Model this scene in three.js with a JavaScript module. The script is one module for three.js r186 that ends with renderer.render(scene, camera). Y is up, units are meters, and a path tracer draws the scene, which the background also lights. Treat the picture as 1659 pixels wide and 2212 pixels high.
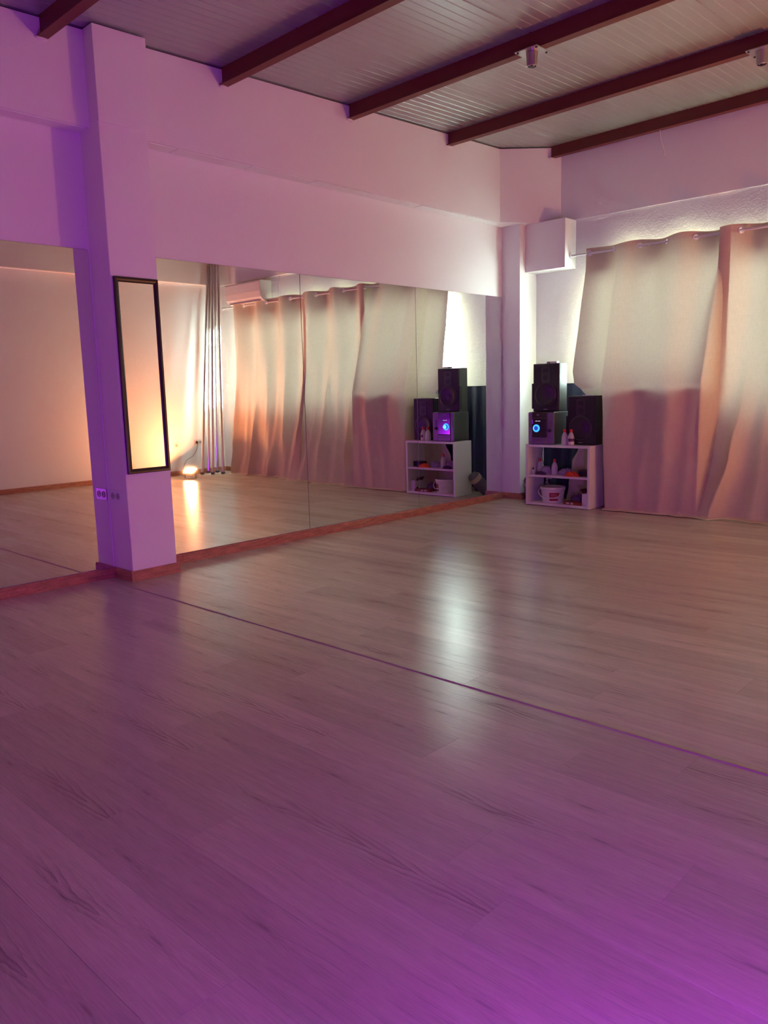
import * as THREE from 'three';
import { RoundedBoxGeometry } from 'three/addons/geometries/RoundedBoxGeometry.js';
import { mergeGeometries } from 'three/addons/utils/BufferGeometryUtils.js';
import { ImprovedNoise } from 'three/addons/math/ImprovedNoise.js';
import { RectAreaLightUniformsLib } from 'three/addons/lights/RectAreaLightUniformsLib.js';

// ---------------------------------------------------------------- camera, sky, lights, exposure
const scene = new THREE.Scene();
const rad = THREE.MathUtils.degToRad;
const camera = new THREE.PerspectiveCamera(66.02, 1659 / 2212, 0.05, 60);
camera.position.set(5.3336, 1.3, 8.0016);
camera.rotation.order = 'YXZ';
camera.rotation.set(rad(-8.7902), rad(43.5142), rad(-1.5384));
scene.add(camera);

const EXPOSURE = 17.2;                                     // a dim room: the picture is exposed for it
const SKY = 2.45;                                        // bright overcast day outside the window
scene.background = new THREE.Color().setRGB(0.80, 1.0, 0.92);
scene.backgroundIntensity = SKY;

const ORANGE = new THREE.Color().setRGB(1.0, 0.33, 0.12);
const VIOLET = new THREE.Color().setRGB(0.48, 0.02, 1.0);
const ORANGE_POWER = 78, VIOLET_POWER = 15.5;            // radiance of the two floodlights' faces

const renderer = new THREE.WebGLRenderer({ antialias: true });
renderer.toneMapping = THREE.LinearToneMapping;
renderer.toneMappingExposure = EXPOSURE;
renderer.shadowMap.enabled = true;
RectAreaLightUniformsLib.init();

// ---------------------------------------------------------------- helpers
let seed = 12345;
const rnd = () => { seed = (seed * 1664525 + 1013904223) >>> 0; return seed / 4294967296; };
const range = (a, b) => a + (b - a) * rnd();
const perlin = new ImprovedNoise();
const noise = (x, y, z = 0) => perlin.noise(x, y, z);
const fbm = (x, y, z = 0, o = 4) => { let s = 0, a = 0.5; for (let i = 0; i < o; i++) { s += a * noise(x, y, z); x *= 2.03; y *= 2.03; z += 7.1; a *= 0.5; } return s; };
const lerp = THREE.MathUtils.lerp, clamp = THREE.MathUtils.clamp, smooth = THREE.MathUtils.smoothstep;
const taken = new Map();
const numbered = (n) => { const k = taken.get(n) ?? 0; taken.set(n, k + 1); return k ? `${n}_${String(k).padStart(3, '0')}` : n; };
const lin = (r, g, b) => new THREE.Color().setRGB(r, g, b);
const std = (color, roughness, o = {}) => new THREE.MeshStandardMaterial({ color, roughness, metalness: 0, ...o });
const phys = (color, roughness, o = {}) => new THREE.MeshPhysicalMaterial({ color, roughness, metalness: 0, ...o });

const box = (w, h, d, x = 0, y = 0, z = 0, r = 0) => {
  const g = r > 0 ? new RoundedBoxGeometry(w, h, d, 2, r) : new THREE.BoxGeometry(w, h, d);
  return g.translate(x, y, z);
};
const span = (x0, x1, y0, y1, z0, z1, r = 0) => box(x1 - x0, y1 - y0, z1 - z0, (x0 + x1) / 2, (y0 + y1) / 2, (z0 + z1) / 2, r);
const cyl = (r0, r1, h, x = 0, y = 0, z = 0, seg = 24) => new THREE.CylinderGeometry(r0, r1, h, seg).translate(x, y, z);
const lathe = (pts, seg = 28) => new THREE.LatheGeometry(pts.map((p) => new THREE.Vector2(p[0], p[1])), seg);
const tube = (pts, r, n = 40, seg = 8, closed = false) => new THREE.TubeGeometry(new THREE.CatmullRomCurve3(pts.map((p) => new THREE.Vector3(...p)), closed), n, r, seg, closed);
const strip = (g) => { const q = g.index ? g.toNonIndexed() : g; for (const k of Object.keys(q.attributes)) if (!['position', 'normal', 'uv'].includes(k)) q.deleteAttribute(k); return q; };
const merge = (list) => Array.isArray(list) ? (list.length === 1 ? list[0] : mergeGeometries(list.map(strip))) : list;
function obj(name, geometry, material, parent) {                     // one named mesh
  const m = new THREE.Mesh(merge(geometry), material);
  m.name = parent ? name : numbered(name);
  m.castShadow = m.receiveShadow = true;
  (parent ?? scene).add(m);
  return m;
}
function thing(name, label, category, [x, y, z] = [0, 0, 0], turn = 0, group) {
  const o = new THREE.Group(); o.name = numbered(name); scene.add(o);
  o.position.set(x, y, z); o.rotation.y = turn; o.userData = { label, category };
  if (group) o.userData.group = group;
  return o;
}
function tag(o, label, category, group) { o.userData = { label, category }; if (group) o.userData.group = group; return o; }
function setting(name, label, category) {
  const o = new THREE.Group(); o.name = name; scene.add(o); o.userData = { label, category, kind: 'structure' }; return o;
}
// a prism over a polygon in plan (x, z), from y0 up to top(x, z)
function prism(poly, y0, top) {
  const f = typeof top === 'number' ? () => top : top, P = [], n = poly.length;
  const v = (i, up) => [poly[i][0], up ? f(...poly[i]) : y0, poly[i][1]];
  const quad = (a, b, c, d) => P.push(...a, ...b, ...c, ...a, ...c, ...d);
  for (let i = 0; i < n; i++) { const j = (i + 1) % n; quad(v(i, 0), v(i, 1), v(j, 1), v(j, 0)); }
  for (let i = 1; i < n - 1; i++) { P.push(...v(0, 1), ...v(i + 1, 1), ...v(i, 1)); P.push(...v(0, 0), ...v(i, 0), ...v(i + 1, 0)); }
  const g = new THREE.BufferGeometry(); g.setAttribute('position', new THREE.Float32BufferAttribute(P, 3));
  const uv = []; for (let i = 0; i < P.length; i += 3) uv.push(P[i] + P[i + 2], P[i + 1]);
  g.setAttribute('uv', new THREE.Float32BufferAttribute(uv, 2));
  // polygons are given so that faces point outwards when seen from above in counter-clockwise (x, z) order
  g.computeVertexNormals(); return g;
}
const rect = (x0, x1, z0, z1) => [[x0, z0], [x1, z0], [x1, z1], [x0, z1]];
function dataTexture(w, h, fn, srgb, wrap = true) {
  const a = new Uint8Array(w * h * 4);
  for (let j = 0; j < h; j++) for (let i = 0; i < w; i++) {
    const c = fn(i / w, j / h, i, j), k = (j * w + i) * 4;
    a[k] = clamp(c[0], 0, 1) * 255; a[k + 1] = clamp(c[1], 0, 1) * 255; a[k + 2] = clamp(c[2], 0, 1) * 255; a[k + 3] = 255;
  }
  const t = new THREE.DataTexture(a, w, h, THREE.RGBAFormat);
  t.magFilter = THREE.LinearFilter; t.minFilter = THREE.LinearMipmapLinearFilter; t.generateMipmaps = true;
  if (wrap) t.wrapS = t.wrapT = THREE.RepeatWrapping;
  if (srgb) t.colorSpace = THREE.SRGBColorSpace;
  t.needsUpdate = true; return t;
}
function uvWorld(g, s = 1) {                                           // uv in metres from position and normal
  g = strip(g); const p = g.attributes.position, n = g.attributes.normal, uv = [];
  for (let i = 0; i < p.count; i++) {
    const ax = Math.abs(n.getX(i)), ay = Math.abs(n.getY(i)), az = Math.abs(n.getZ(i));
    if (ay > ax && ay > az) uv.push(p.getX(i) * s, p.getZ(i) * s); else if (ax > az) uv.push(p.getZ(i) * s, p.getY(i) * s); else uv.push(p.getX(i) * s, p.getY(i) * s);
  }
  g.setAttribute('uv', new THREE.Float32BufferAttribute(uv, 2)); return g;
}

// ---------------------------------------------------------------- room measures
const W = 6.0, ZF = 9.3, HS = 3.074;                                  // right wall, wall behind the camera, underside of the upper walls
const ceilY = (x, z) => 3.863 - 0.0331 * z + 0.0085 * (x - 0.134);
const beamY = (x, z) => 3.7445 - 0.0361 * z + 0.0085 * (x - 0.134);
const MT = 2.3094, MB = 0.0761;                                        // mirror top and bottom

// ---------------------------------------------------------------- materials
const plasterBump = dataTexture(512, 512, (u, v) => {
  const n = 0.5 + 0.9 * noise(u * 64, v * 64, 3.3) * 0.35 + 0.5 * noise(u * 16, v * 16, 9.1) * 0.5; return [n, n, n];
}, false);
const wallMat = std(lin(0.81, 0.80, 0.80), 0.75, { bumpMap: plasterBump, bumpScale: 0.0012 });
const pillarMat = std(lin(0.81, 0.80, 0.80), 0.7, { bumpMap: plasterBump, bumpScale: 0.0012 });
const roughWall = std(lin(0.81, 0.80, 0.80), 0.8, { bumpMap: plasterBump, bumpScale: 0.004 });
const boardMat = std(lin(0.84, 0.84, 0.83), 0.6);
const steelRed = std(lin(0.15, 0.026, 0.019), 0.5);
const sheetMetal = phys(lin(0.42, 0.48, 0.45), 0.33, { metalness: 0.35 });
const mirrorMat = std(lin(0.86, 0.88, 0.86), 0.015, { metalness: 1 });
const mirrorEdge = std(lin(0.2, 0.22, 0.2), 0.3);
const blackWood = std(lin(0.012, 0.010, 0.010), 0.35);
const white = std(lin(0.78, 0.77, 0.76), 0.45);
const whitePlastic = std(lin(0.72, 0.72, 0.72), 0.35);
const laminateWhite = phys(lin(0.74, 0.73, 0.73), 0.4);
const black = std(lin(0.012, 0.012, 0.013), 0.5);
const blackGloss = phys(lin(0.008, 0.008, 0.01), 0.15, { clearcoat: 0.6, clearcoatRoughness: 0.1 });
const cone = std(lin(0.02, 0.02, 0.022), 0.4);
const silver = std(lin(0.15, 0.145, 0.14), 0.4, { metalness: 0.6 });
const chrome = std(lin(0.62, 0.62, 0.62), 0.1, { metalness: 1 });
const eyeletMetal = std(lin(0.85, 0.85, 0.84), 0.3, { metalness: 0.4 });
const brushed = std(lin(0.5, 0.48, 0.46), 0.3, { metalness: 0.9 });
const cableDark = std(lin(0.02, 0.02, 0.02), 0.5);
const frameWhite = std(lin(0.75, 0.76, 0.75), 0.35);
const glassClear = phys(lin(0.97, 0.99, 0.97), 0.0, { transmission: 1, thickness: 0, ior: 1.5 });
const glassLower = phys(lin(0.72, 0.75, 0.74), 0.0, { transmission: 1, thickness: 0, ior: 1.5 });

const skirtTex = dataTexture(512, 64, (u, v) => {
  const n = fbm(u * 10, v * 6 + 3, 1) * 0.35 + fbm(u * 60, v * 22, 5) * 0.25, k = 1 + n;
  return [0.68 * k, 0.47 * k, 0.37 * k];
}, true);
const skirtMat = std(0xffffff, 0.4, { map: skirtTex });

// laminate boards: six prints of pale greyish oak
const woodPrints = [];
for (let k = 0; k < 6; k++) {
  const vc = 0.3 + 0.4 * ((k * 0.37) % 1), u0 = 0.2 + 0.6 * ((k * 0.53 + 0.1) % 1), cath = k % 3 !== 2, sgn = k % 2 ? 1 : -1;
  const knots = k % 2 ? [[0.25 + 0.1 * k, 0.62]] : [[0.7 - 0.07 * k, 0.35], [0.18, 0.7]];
  const height = (u, v) => {
    let w = 0;
    for (const [ku, kv] of knots) { const du = (u - ku) * 6, dv = (v - kv) * 1.5, r2 = du * du * 1.6 + dv * dv * 9; w += 0.5 * Math.exp(-r2 * 2.2) * Math.sign(v - kv + 1e-4); }
    const vv = v + w * 0.16 + 0.05 * fbm(u * 5, v * 1.5, k * 11.3) ;
    let g = 0;
    if (cath) {
      const d = Math.abs(vv - vc) * 9 + sgn * (u - u0) * 5.0 + 0.5 * fbm(u * 9, v * 5, k + 40);
      const m = Math.exp(-Math.pow((vv - vc) / 0.17, 2)) * smooth(fbm(u * 2.1, 0.2, k * 3.1 + 8), -0.22, 0.12);
      const s = d * 1.35 - Math.floor(d * 1.35);
      g -= m * Math.pow(s, 3) * 1.05;
    }
    g -= 0.22 * smooth(noise(u * 9, vv * 60, k * 9.7), 0.1, 0.6);
    g += 0.5 * fbm(u * 20, vv * 110, k * 4.4, 3);
    g += 0.34 * fbm(u * 3, vv * 8, k * 2.2, 3);
    for (const [ku, kv] of knots) { const du = (u - ku) * 6, dv = (v - kv); const r2 = du * du + dv * dv * 36; g -= 0.45 * Math.exp(-r2 * 30) + 0.22 * Math.exp(-r2 * 3) * (0.5 + 0.5 * Math.sin(Math.sqrt(r2) * 26)); }
    return g;
  };
  const H = new Float32Array(1024 * 192);
  for (let j = 0; j < 192; j++) for (let i = 0; i < 1024; i++) H[j * 1024 + i] = height(i / 1024, j / 192);
  const map = dataTexture(1024, 192, (u, v, i, j) => { const q = 1 + 0.24 * H[j * 1024 + i]; return [0.79 * q, 0.755 * q, 0.70 * q]; }, true, false);
  const bump = dataTexture(1024, 192, (u, v, i, j) => { const q = 0.6 + 0.35 * H[j * 1024 + i]; return [q, q, q]; }, false, false);
  for (const tint of [1.03, 0.96, 0.89]) woodPrints.push(phys(lin(tint, tint * 0.99, tint * 0.98), 0.27, { map, bumpMap: bump, bumpScale: 0.00028, specularIntensity: 1 }));
}

// ---------------------------------------------------------------- floor
{
  const floor = setting('floor', 'pale oak laminate floor of long boards', 'floor');
  obj('subfloor', span(-0.05, W + 0.05, -0.12, -0.009, -0.05, ZF + 0.05), std(lin(0.05, 0.045, 0.04), 0.9), floor);
  const pitch = 0.2155, z0 = 5.36, len = 1.38;
  const first = Math.ceil((0 - z0) / pitch) - 1;
  const known = { 2: 3.595, 5: 4.268, 6: 3.402, 0: 4.33, 1: 2.62 };
  const lookup = new Map();
  const plank = (w) => {                                               // one bevelled board, w long, its uv from 0 to 1
    const key = w.toFixed(3);
    if (lookup.has(key)) return lookup.get(key);
    const g = new RoundedBoxGeometry(w - 0.0004, 0.010, pitch - 0.0005, 1, 0.0006).translate(0, -0.005, 0);
    const p = g.attributes.position, uv = g.attributes.uv;
    for (let i = 0; i < p.count; i++) uv.setXY(i, (p.getX(i) + len / 2) / len, p.getZ(i) / pitch + 0.5);
    lookup.set(key, g); return g;
  };
  for (let r = first; z0 + r * pitch < ZF; r++) {
    const za = z0 + r * pitch;
    let x = known[r] !== undefined ? known[r] - len * 4 : -len + ((r * 0.4375 + (r % 3) * 0.19 + 10) % 1) * len;
    for (; x < W; x += len) {
      const a = Math.max(x, 0.0), b = Math.min(x + len, W);
      if (b - a < 0.06) continue;
      const whole = a === x && b === x + len;
      const m = obj('plank', plank(whole ? len : b - a), woodPrints[Math.floor(rnd() * woodPrints.length)], floor);
      m.position.set((a + b) / 2, 0, za + pitch / 2);
      if (rnd() < 0.5) m.rotation.y = Math.PI;
    }
  }
  // low joint strip across the room in line with the pillar
  const s = [[-0.008, 0], [-0.006, 0.002], [-0.003, 0.0042], [0.003, 0.0042], [0.006, 0.002], [0.008, 0]];
  const shape = new THREE.Shape(s.map((q) => new THREE.Vector2(...q)));
  obj('joint_strip', new THREE.ExtrudeGeometry(shape, { depth: W - 0.28, bevelEnabled: false }).rotateY(Math.PI / 2).translate(0.27, 0, z0), std(lin(0.36, 0.29, 0.24), 0.35), floor);
}

// ---------------------------------------------------------------- ceiling of ribbed metal panels and steel beams
{
  const ceiling = setting('ceiling', 'grey ribbed metal sandwich panel ceiling', 'ceiling');
  const edges = [-0.32, 0.0, 1.0, 1.985, 2.99, 3.99, 4.99, 5.99, 6.4];
  const za = -0.34, zb = ZF + 0.3;
  for (let k = 0; k + 1 < edges.length; k++) {
    const x0 = edges[k], x1 = edges[k + 1], pts = [[x0, 0.006], [x0 + 0.008, 0.006], [x0 + 0.010, 0]];
    const n = Math.max(1, Math.round((x1 - x0) / 0.0765)), step = (x1 - x0) / n;
    for (let i = 1; i < n; i++) { const c = x0 + i * step; pts.push([c - 0.008, 0], [c - 0.003, 0.0035], [c + 0.001, 0.0035], [c + 0.006, 0]); }
    pts.push([x1 - 0.010, 0], [x1 - 0.008, 0.006], [x1 + 0.001, 0.006]);
    const P = [], q = (x, dy, z) => [x, ceilY(x, z) + dy, z];
    const face = (a, b, c, d) => P.push(...a, ...b, ...c, ...a, ...c, ...d);
    for (let i = 0; i + 1 < pts.length; i++) { const [a, b] = [pts[i], pts[i + 1]]; face(q(a[0], a[1], za), q(b[0], b[1], za), q(b[0], b[1], zb), q(a[0], a[1], zb)); }
    const t = 0.08, A = q(x0, t, za), B = q(x1 + 0.001, t, za), C = q(x1 + 0.001, t, zb), D = q(x0, t, zb);
    face(A, D, C, B);
    face(q(x0, 0.006, za), A, B, q(x1 + 0.001, 0.006, za)); face(q(x0, 0.006, zb), q(x1 + 0.001, 0.006, zb), C, D);
    face(q(x0, 0.006, za), q(x0, 0.006, zb), D, A); face(q(x1 + 0.001, 0.006, za), B, C, q(x1 + 0.001, 0.006, zb));
    const g = new THREE.BufferGeometry(); g.setAttribute('position', new THREE.Float32BufferAttribute(P, 3));
    g.setAttribute('uv', new THREE.Float32BufferAttribute(new Float32Array(P.length / 3 * 2), 2));
    g.computeVertexNormals(); obj('panel', g, sheetMetal, ceiling);
  }
  const names = ['far end above the curtain window', 'second from the curtain window', 'in the middle of the room carrying the left pole socket', 'second from the square pillar toward the window', 'in front of the square pillar at the top left corner', 'overhead near the camera', 'overhead behind the camera'];
  const centres = [0.111, 1.445, 2.824, 4.161, 5.538, 6.915, 8.29];
  centres.forEach((zc, i) => {
    const beam = thing('ceiling_beam', `dark red steel ceiling beam ${names[i]}`, 'beam', [0, 0, 0], 0, 'steel ceiling beams');
    const x0 = i === 0 ? 0.48 : 0.118, x1 = W - 0.1, bar = (w, ya, yb) => {           // ya, yb measured from the underside of the beam
      const h = (x, d) => d < 0 ? ceilY(x, zc) + 0.004 : beamY(x, zc) + d;
      const P = [], c = (x, d, z) => [x, h(x, d), z], za = zc - w / 2, zb = zc + w / 2;
      const f = (a, b, cc, d) => P.push(...a, ...b, ...cc, ...a, ...cc, ...d);
      f(c(x0, ya, za), c(x1, ya, za), c(x1, ya, zb), c(x0, ya, zb)); f(c(x0, yb, za), c(x0, yb, zb), c(x1, yb, zb), c(x1, yb, za));
      f(c(x0, ya, zb), c(x1, ya, zb), c(x1, yb, zb), c(x0, yb, zb)); f(c(x0, ya, za), c(x0, yb, za), c(x1, yb, za), c(x1, ya, za));
      f(c(x0, ya, za), c(x0, ya, zb), c(x0, yb, zb), c(x0, yb, za)); f(c(x1, ya, za), c(x1, yb, za), c(x1, yb, zb), c(x1, ya, zb));
      const g = new THREE.BufferGeometry(); g.setAttribute('position', new THREE.Float32BufferAttribute(P, 3)); g.computeVertexNormals(); return g;
    };
    obj('lower_flange', bar(0.07, 0, 0.007), steelRed, beam);
    obj('web', bar(0.010, 0.007, -1), steelRed, beam);
    // ragged plaster where the steel enters the wall
    const lump = new THREE.SphereGeometry(0.05, 14, 10), p = lump.attributes.position;
    for (let j = 0; j < p.count; j++) { const s = 1 + 0.5 * noise(p.getX(j) * 40, p.getY(j) * 40, p.getZ(j) * 40 + i); p.setXYZ(j, p.getX(j) * s * 0.35, p.getY(j) * s * 0.3, p.getZ(j) * s * 0.85); }
    lump.computeVertexNormals();
    obj('plaster_patch', lump.translate(x0 + 0.018, beamY(x0, zc) - 0.002, zc), wallMat, beam);
  });
}

// ---------------------------------------------------------------- walls
const gapTop = (x, z) => ceilY(x, z) - 0.014;
{
  const left = setting('wall_left', 'white plaster wall behind the mirrors with deeper upper part', 'wall');
  obj('lower_wall', uvWorld(prism(rect(-0.25, -0.006, -0.3, ZF + 0.25), -0.12, HS)), wallMat, left);
  obj('outer_wall', prism(rect(-0.30, -0.2, -0.3, ZF + 0.25), -0.12, 4.0), wallMat, left);
  obj('upper_wall', uvWorld(prism([[-0.25, -0.02], [0.02, -0.02], [0.134, 0.565], [0.134, ZF + 0.2], [-0.25, ZF + 0.2]], HS, gapTop)), wallMat, left);
  obj('corner_chamfer', uvWorld(prism([[0.0, -0.02], [0.565, -0.02], [0.565, 0.03], [0.1335, 0.5655], [0.0, 0.56]], HS - 0.0005, gapTop)), wallMat, left);
  // thin tiles closing the underside
  const cuts = [0.36, 1.113, 1.858, 2.553, 3.242, 3.919, 4.59, 4.885];
  for (let i = 0; i + 1 < cuts.length; i++) {
    const g = box(0.122, 0.008, cuts[i + 1] - cuts[i] - 0.008, 0, 0, 0, 0.002);
    const t = obj('soffit_tile', g, boardMat, left);
    t.position.set(0.064, HS - 0.0045 - (i % 2) * 0.001, (cuts[i] + cuts[i + 1]) / 2); t.rotation.z = (i % 3 - 1) * 0.008;
  }
  for (const [x, z, w, d, r] of [[0.10, 0.44, 0.12, 0.10, 0.5], [0.23, 0.28, 0.12, 0.08, -0.7]]) { const t = obj('soffit_tile', box(w, 0.008, d, 0, 0, 0, 0.002), boardMat, left); t.position.set(x, HS - 0.008, z); t.rotation.y = r; t.rotation.z = 0.04; }
  for (let i = 0; i < 3; i++) { const t = obj('soffit_tile', box(0.122, 0.008, 1.32, 0, 0, 0, 0.002), boardMat, left); t.position.set(0.064, HS - 0.0045, 5.95 + i * 1.33); }

  const back = setting('wall_back', 'white plaster window wall', 'wall');
  const wx0 = 0.85, wx1 = 5.456, sill = 1.03, head = 2.44;
  obj('lower_wall', uvWorld(merge([span(-0.25, W + 0.25, -0.12, sill, -0.28, 0), span(-0.25, wx0, sill, head, -0.28, 0), span(wx1, W + 0.25, sill, head, -0.28, 0), span(-0.25, W + 0.25, head, HS + 0.05, -0.28, 0)])), roughWall, back);
  obj('upper_wall', uvWorld(prism(rect(0.3, W + 0.25, -0.28, 0.024), HS, gapTop)), wallMat, back);
  obj('outer_wall', span(-0.3, W + 0.3, HS, 4.0, -0.34, -0.26), wallMat, back);

  const right = setting('wall_right', 'white plaster wall with deeper upper part', 'wall');
  obj('lower_wall', uvWorld(span(W, W + 0.25, -0.12, HS, -0.3, ZF + 0.25)), wallMat, right);
  obj('upper_wall', uvWorld(prism(rect(W - 0.115, W + 0.25, 0.0, ZF + 0.2), HS, gapTop)), wallMat, right);
  obj('outer_wall', span(W + 0.24, W + 0.32, -0.12, 4.0, -0.3, ZF + 0.25), wallMat, right);

  const front = setting('wall_front', 'white plaster wall behind the camera', 'wall');
  obj('lower_wall', uvWorld(span(-0.25, W + 0.25, -0.12, 3.85, ZF, ZF + 0.25)), wallMat, front);

  // window: white frame, clear top lights, greyer sliding panes below
  const win = setting('window_1', 'wide white framed window behind the curtains', 'window');
  const zw = -0.13, f = 0.05;
  obj('frame', [span(wx0, wx1, sill, sill + f, zw - 0.03, zw + 0.03), span(wx0, wx1, head - f, head, zw - 0.03, zw + 0.03), span(wx0, wx0 + f, sill, head, zw - 0.03, zw + 0.03), span(wx1 - f, wx1, sill, head, zw - 0.03, zw + 0.03), span(wx0, wx1, 2.085, 2.115, zw - 0.025, zw + 0.025)], frameWhite, win);
  const bays = 4, bw = (wx1 - wx0) / bays;
  for (let i = 0; i < bays; i++) {
    if (i) obj('mullion', span(wx0 + i * bw - 0.02, wx0 + i * bw + 0.02, sill + f, head - f, zw - 0.025, zw + 0.025), frameWhite, win);
    obj('pane', new THREE.PlaneGeometry(bw - 0.02, head - f - 2.11).translate(wx0 + (i + 0.5) * bw, (head - f + 2.11) / 2, zw), glassClear, win);
    obj('pane', new THREE.PlaneGeometry(bw - 0.02, 2.09 - sill - f).translate(wx0 + (i + 0.5) * bw, (2.09 + sill + f) / 2, zw + 0.004), glassLower, win);
  }
  obj('window_sill', span(wx0 - 0.0, wx1 + 0.0, sill - 0.005, sill + 0.02, -0.1, 0.03, 0.004), frameWhite, win);
}

// ---------------------------------------------------------------- pillars
const P1 = { x: 0.2524, z0: 4.9026, z1: 5.261 }, P2 = { x: 0.238, z: 0.3348 };
{
  const p = thing('pillar', 'square white pillar holding the framed mirror, wall sockets on its side', 'pillar');
  obj('shaft', uvWorld(span(-0.02, P1.x, -0.02, HS + 0.02, P1.z0, P1.z1, 0.006)), pillarMat, p);
  obj('capital', uvWorld(prism(rect(0.0, P1.x + 0.012, P1.z0 - 0.022, P1.z1 + 0.002), HS + 0.012, gapTop)), pillarMat, p);
  const q = thing('pillar', 'white corner pillar between the wall mirrors and the shelf unit', 'pillar');
  obj('shaft', uvWorld(span(-0.02, P2.x, -0.02, HS - 0.002, -0.02, P2.z, 0.006)), pillarMat, q);
  // boxed casing under the ceiling wall
  const b = thing('wall_casing', 'square white boxed casing high in the corner left of the curtain rod', 'casing');
  obj('front_board', span(0.2385, 0.741, 2.56, HS - 0.002, 0.215, 0.229, 0.002), boardMat, b);
  obj('side_board', span(0.727, 0.741, 2.56, HS - 0.002, 0.0, 0.215, 0.002), boardMat, b);
  obj('bottom_board', span(0.2385, 0.727, 2.56, 2.574, 0.0, 0.215, 0.002), boardMat, b);
}

// ---------------------------------------------------------------- skirting boards
{
  const prof = (h = MB - 0.002, t = 0.018) => new THREE.Shape([[0, 0], [t, 0], [t, h - 0.017], [t - 0.004, h - 0.015], [t - 0.004, h - 0.004], [t - 0.008, h], [0, h]].map((a) => new THREE.Vector2(...a)));
  const board = (len, h) => { const g = new THREE.ExtrudeGeometry(prof(h), { depth: len, bevelEnabled: false }); const p = g.attributes.position, uv = []; for (let i = 0; i < p.count; i++) uv.push(p.getZ(i) / 1.2, p.getY(i) / 0.1); g.setAttribute('uv', new THREE.Float32BufferAttribute(uv, 2)); return g; };
  const base = (side, label) => setting(`baseboard_${side}`, label, 'skirting');
  const L = base('left', 'brown wooden skirting under the mirrors');
  for (const [a, b] of [[P2.z, 4.70], [4.703, P1.z0], [P1.z1, 7.0], [7.003, ZF]]) { const m = obj('board', board(b - a), skirtMat, L); m.position.set(0.001, 0, a); }
  const PB = base('pillar', 'brown wooden skirting round the square pillar');
  { const m = obj('board', board(P1.z1 - P1.z0 + 0.036), skirtMat, PB); m.position.set(P1.x, 0, P1.z0 - 0.018);
    const n = obj('board', board(P1.x - 0.02), skirtMat, PB); n.rotation.y = -Math.PI / 2; n.position.set(P1.x, 0, P1.z1);
    const o = obj('board', board(P1.x - 0.02), skirtMat, PB); o.rotation.y = Math.PI / 2; o.position.set(0.02, 0, P1.z0); }
  const PC = base('corner', 'brown wooden skirting round the corner pillar');
  { const m = obj('board', board(P2.z - 0.02), skirtMat, PC); m.position.set(P2.x, 0, 0.02);
    const n = obj('board', board(P2.x - 0.002), skirtMat, PC); n.rotation.y = -Math.PI / 2; n.position.set(P2.x + 0.0, 0, P2.z); }
  const B = base('back', 'brown wooden skirting along the window wall');
  { const m = obj('board', board(W - P2.x - 0.02), skirtMat, B); m.rotation.y = -Math.PI / 2; m.position.set(W, 0, 0); }
  const R = base('right', 'brown wooden skirting along the right wall');
  { const m = obj('board', board(ZF - 0.018), skirtMat, R); m.rotation.y = Math.PI; m.position.set(W, 0, ZF); }
}

// ---------------------------------------------------------------- wall mirrors
{
  const panels = [[P2.z + 0.003, 1.845, 'frameless wall mirror beside the corner pillar, reflecting the shelf unit'], [1.845, 3.3634, 'frameless wall mirror in the middle, reflecting the curtains'], [3.3634, P1.z0 - 0.002, 'frameless wall mirror beside the square pillar, reflecting the orange glow'], [P1.z1 + 0.012, 6.78, 'frameless wall mirror left of the square pillar'], [6.78, 8.3, 'frameless wall mirror out of view at the near end of the wall']];
  for (const [a, b, label] of panels) {
    const m = thing('wall_mirror', label, 'mirror', [0, MB, (a + b) / 2], 0, 'wall mirrors');
    const w = b - a - 0.0035, h = MT - MB;
    obj('backing', box(0.0045, h, w, -0.00325, h / 2, 0), mirrorEdge, m);
    obj('silvered_glass', box(0.001, h - 0.003, w - 0.003, -0.0005, h / 2, 0), mirrorMat, m);
  }
  // framed mirror on the pillar
  const y0 = 0.765, y1 = 2.107, z0 = 4.913, z1 = 5.246, t = 0.034, X = P1.x + 0.001;
  const fm = thing('framed_mirror', 'tall narrow mirror in a black wooden frame hung on the square pillar', 'mirror', [X, (y0 + y1) / 2, (z0 + z1) / 2]);
  const h = y1 - y0, w = z1 - z0;
  const rail = (len) => {                                             // moulded rail, mitred ends, along z
    const s = new THREE.Shape([[0, 0], [0.0, t], [0.012, t], [0.017, t - 0.008], [0.02, t - 0.02], [0.02, 0.004], [0.018, 0]].map((a) => new THREE.Vector2(...a)));
    const g = new THREE.ExtrudeGeometry(s, { depth: len, bevelEnabled: false }).translate(0, 0, -len / 2), p = g.attributes.position;
    for (let i = 0; i < p.count; i++) p.setZ(i, p.getZ(i) - Math.sign(p.getZ(i)) * p.getY(i));
    g.computeVertexNormals(); return g;
  };
  const parts = [[w, [0, -h / 2, 0], 0], [w, [0, h / 2, 0], Math.PI], [h, [0, 0, -w / 2], Math.PI / 2], [h, [0, 0, w / 2], -Math.PI / 2]];
  for (const [len, pos, rx] of parts) { const m = obj('frame_rail', rail(len), blackWood, fm); m.position.set(...pos); m.rotation.x = rx; }
  obj('mirror_glass', box(0.004, h - 2 * t + 0.006, w - 2 * t + 0.006, 0.008, 0, 0), mirrorMat, fm);
}

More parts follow.
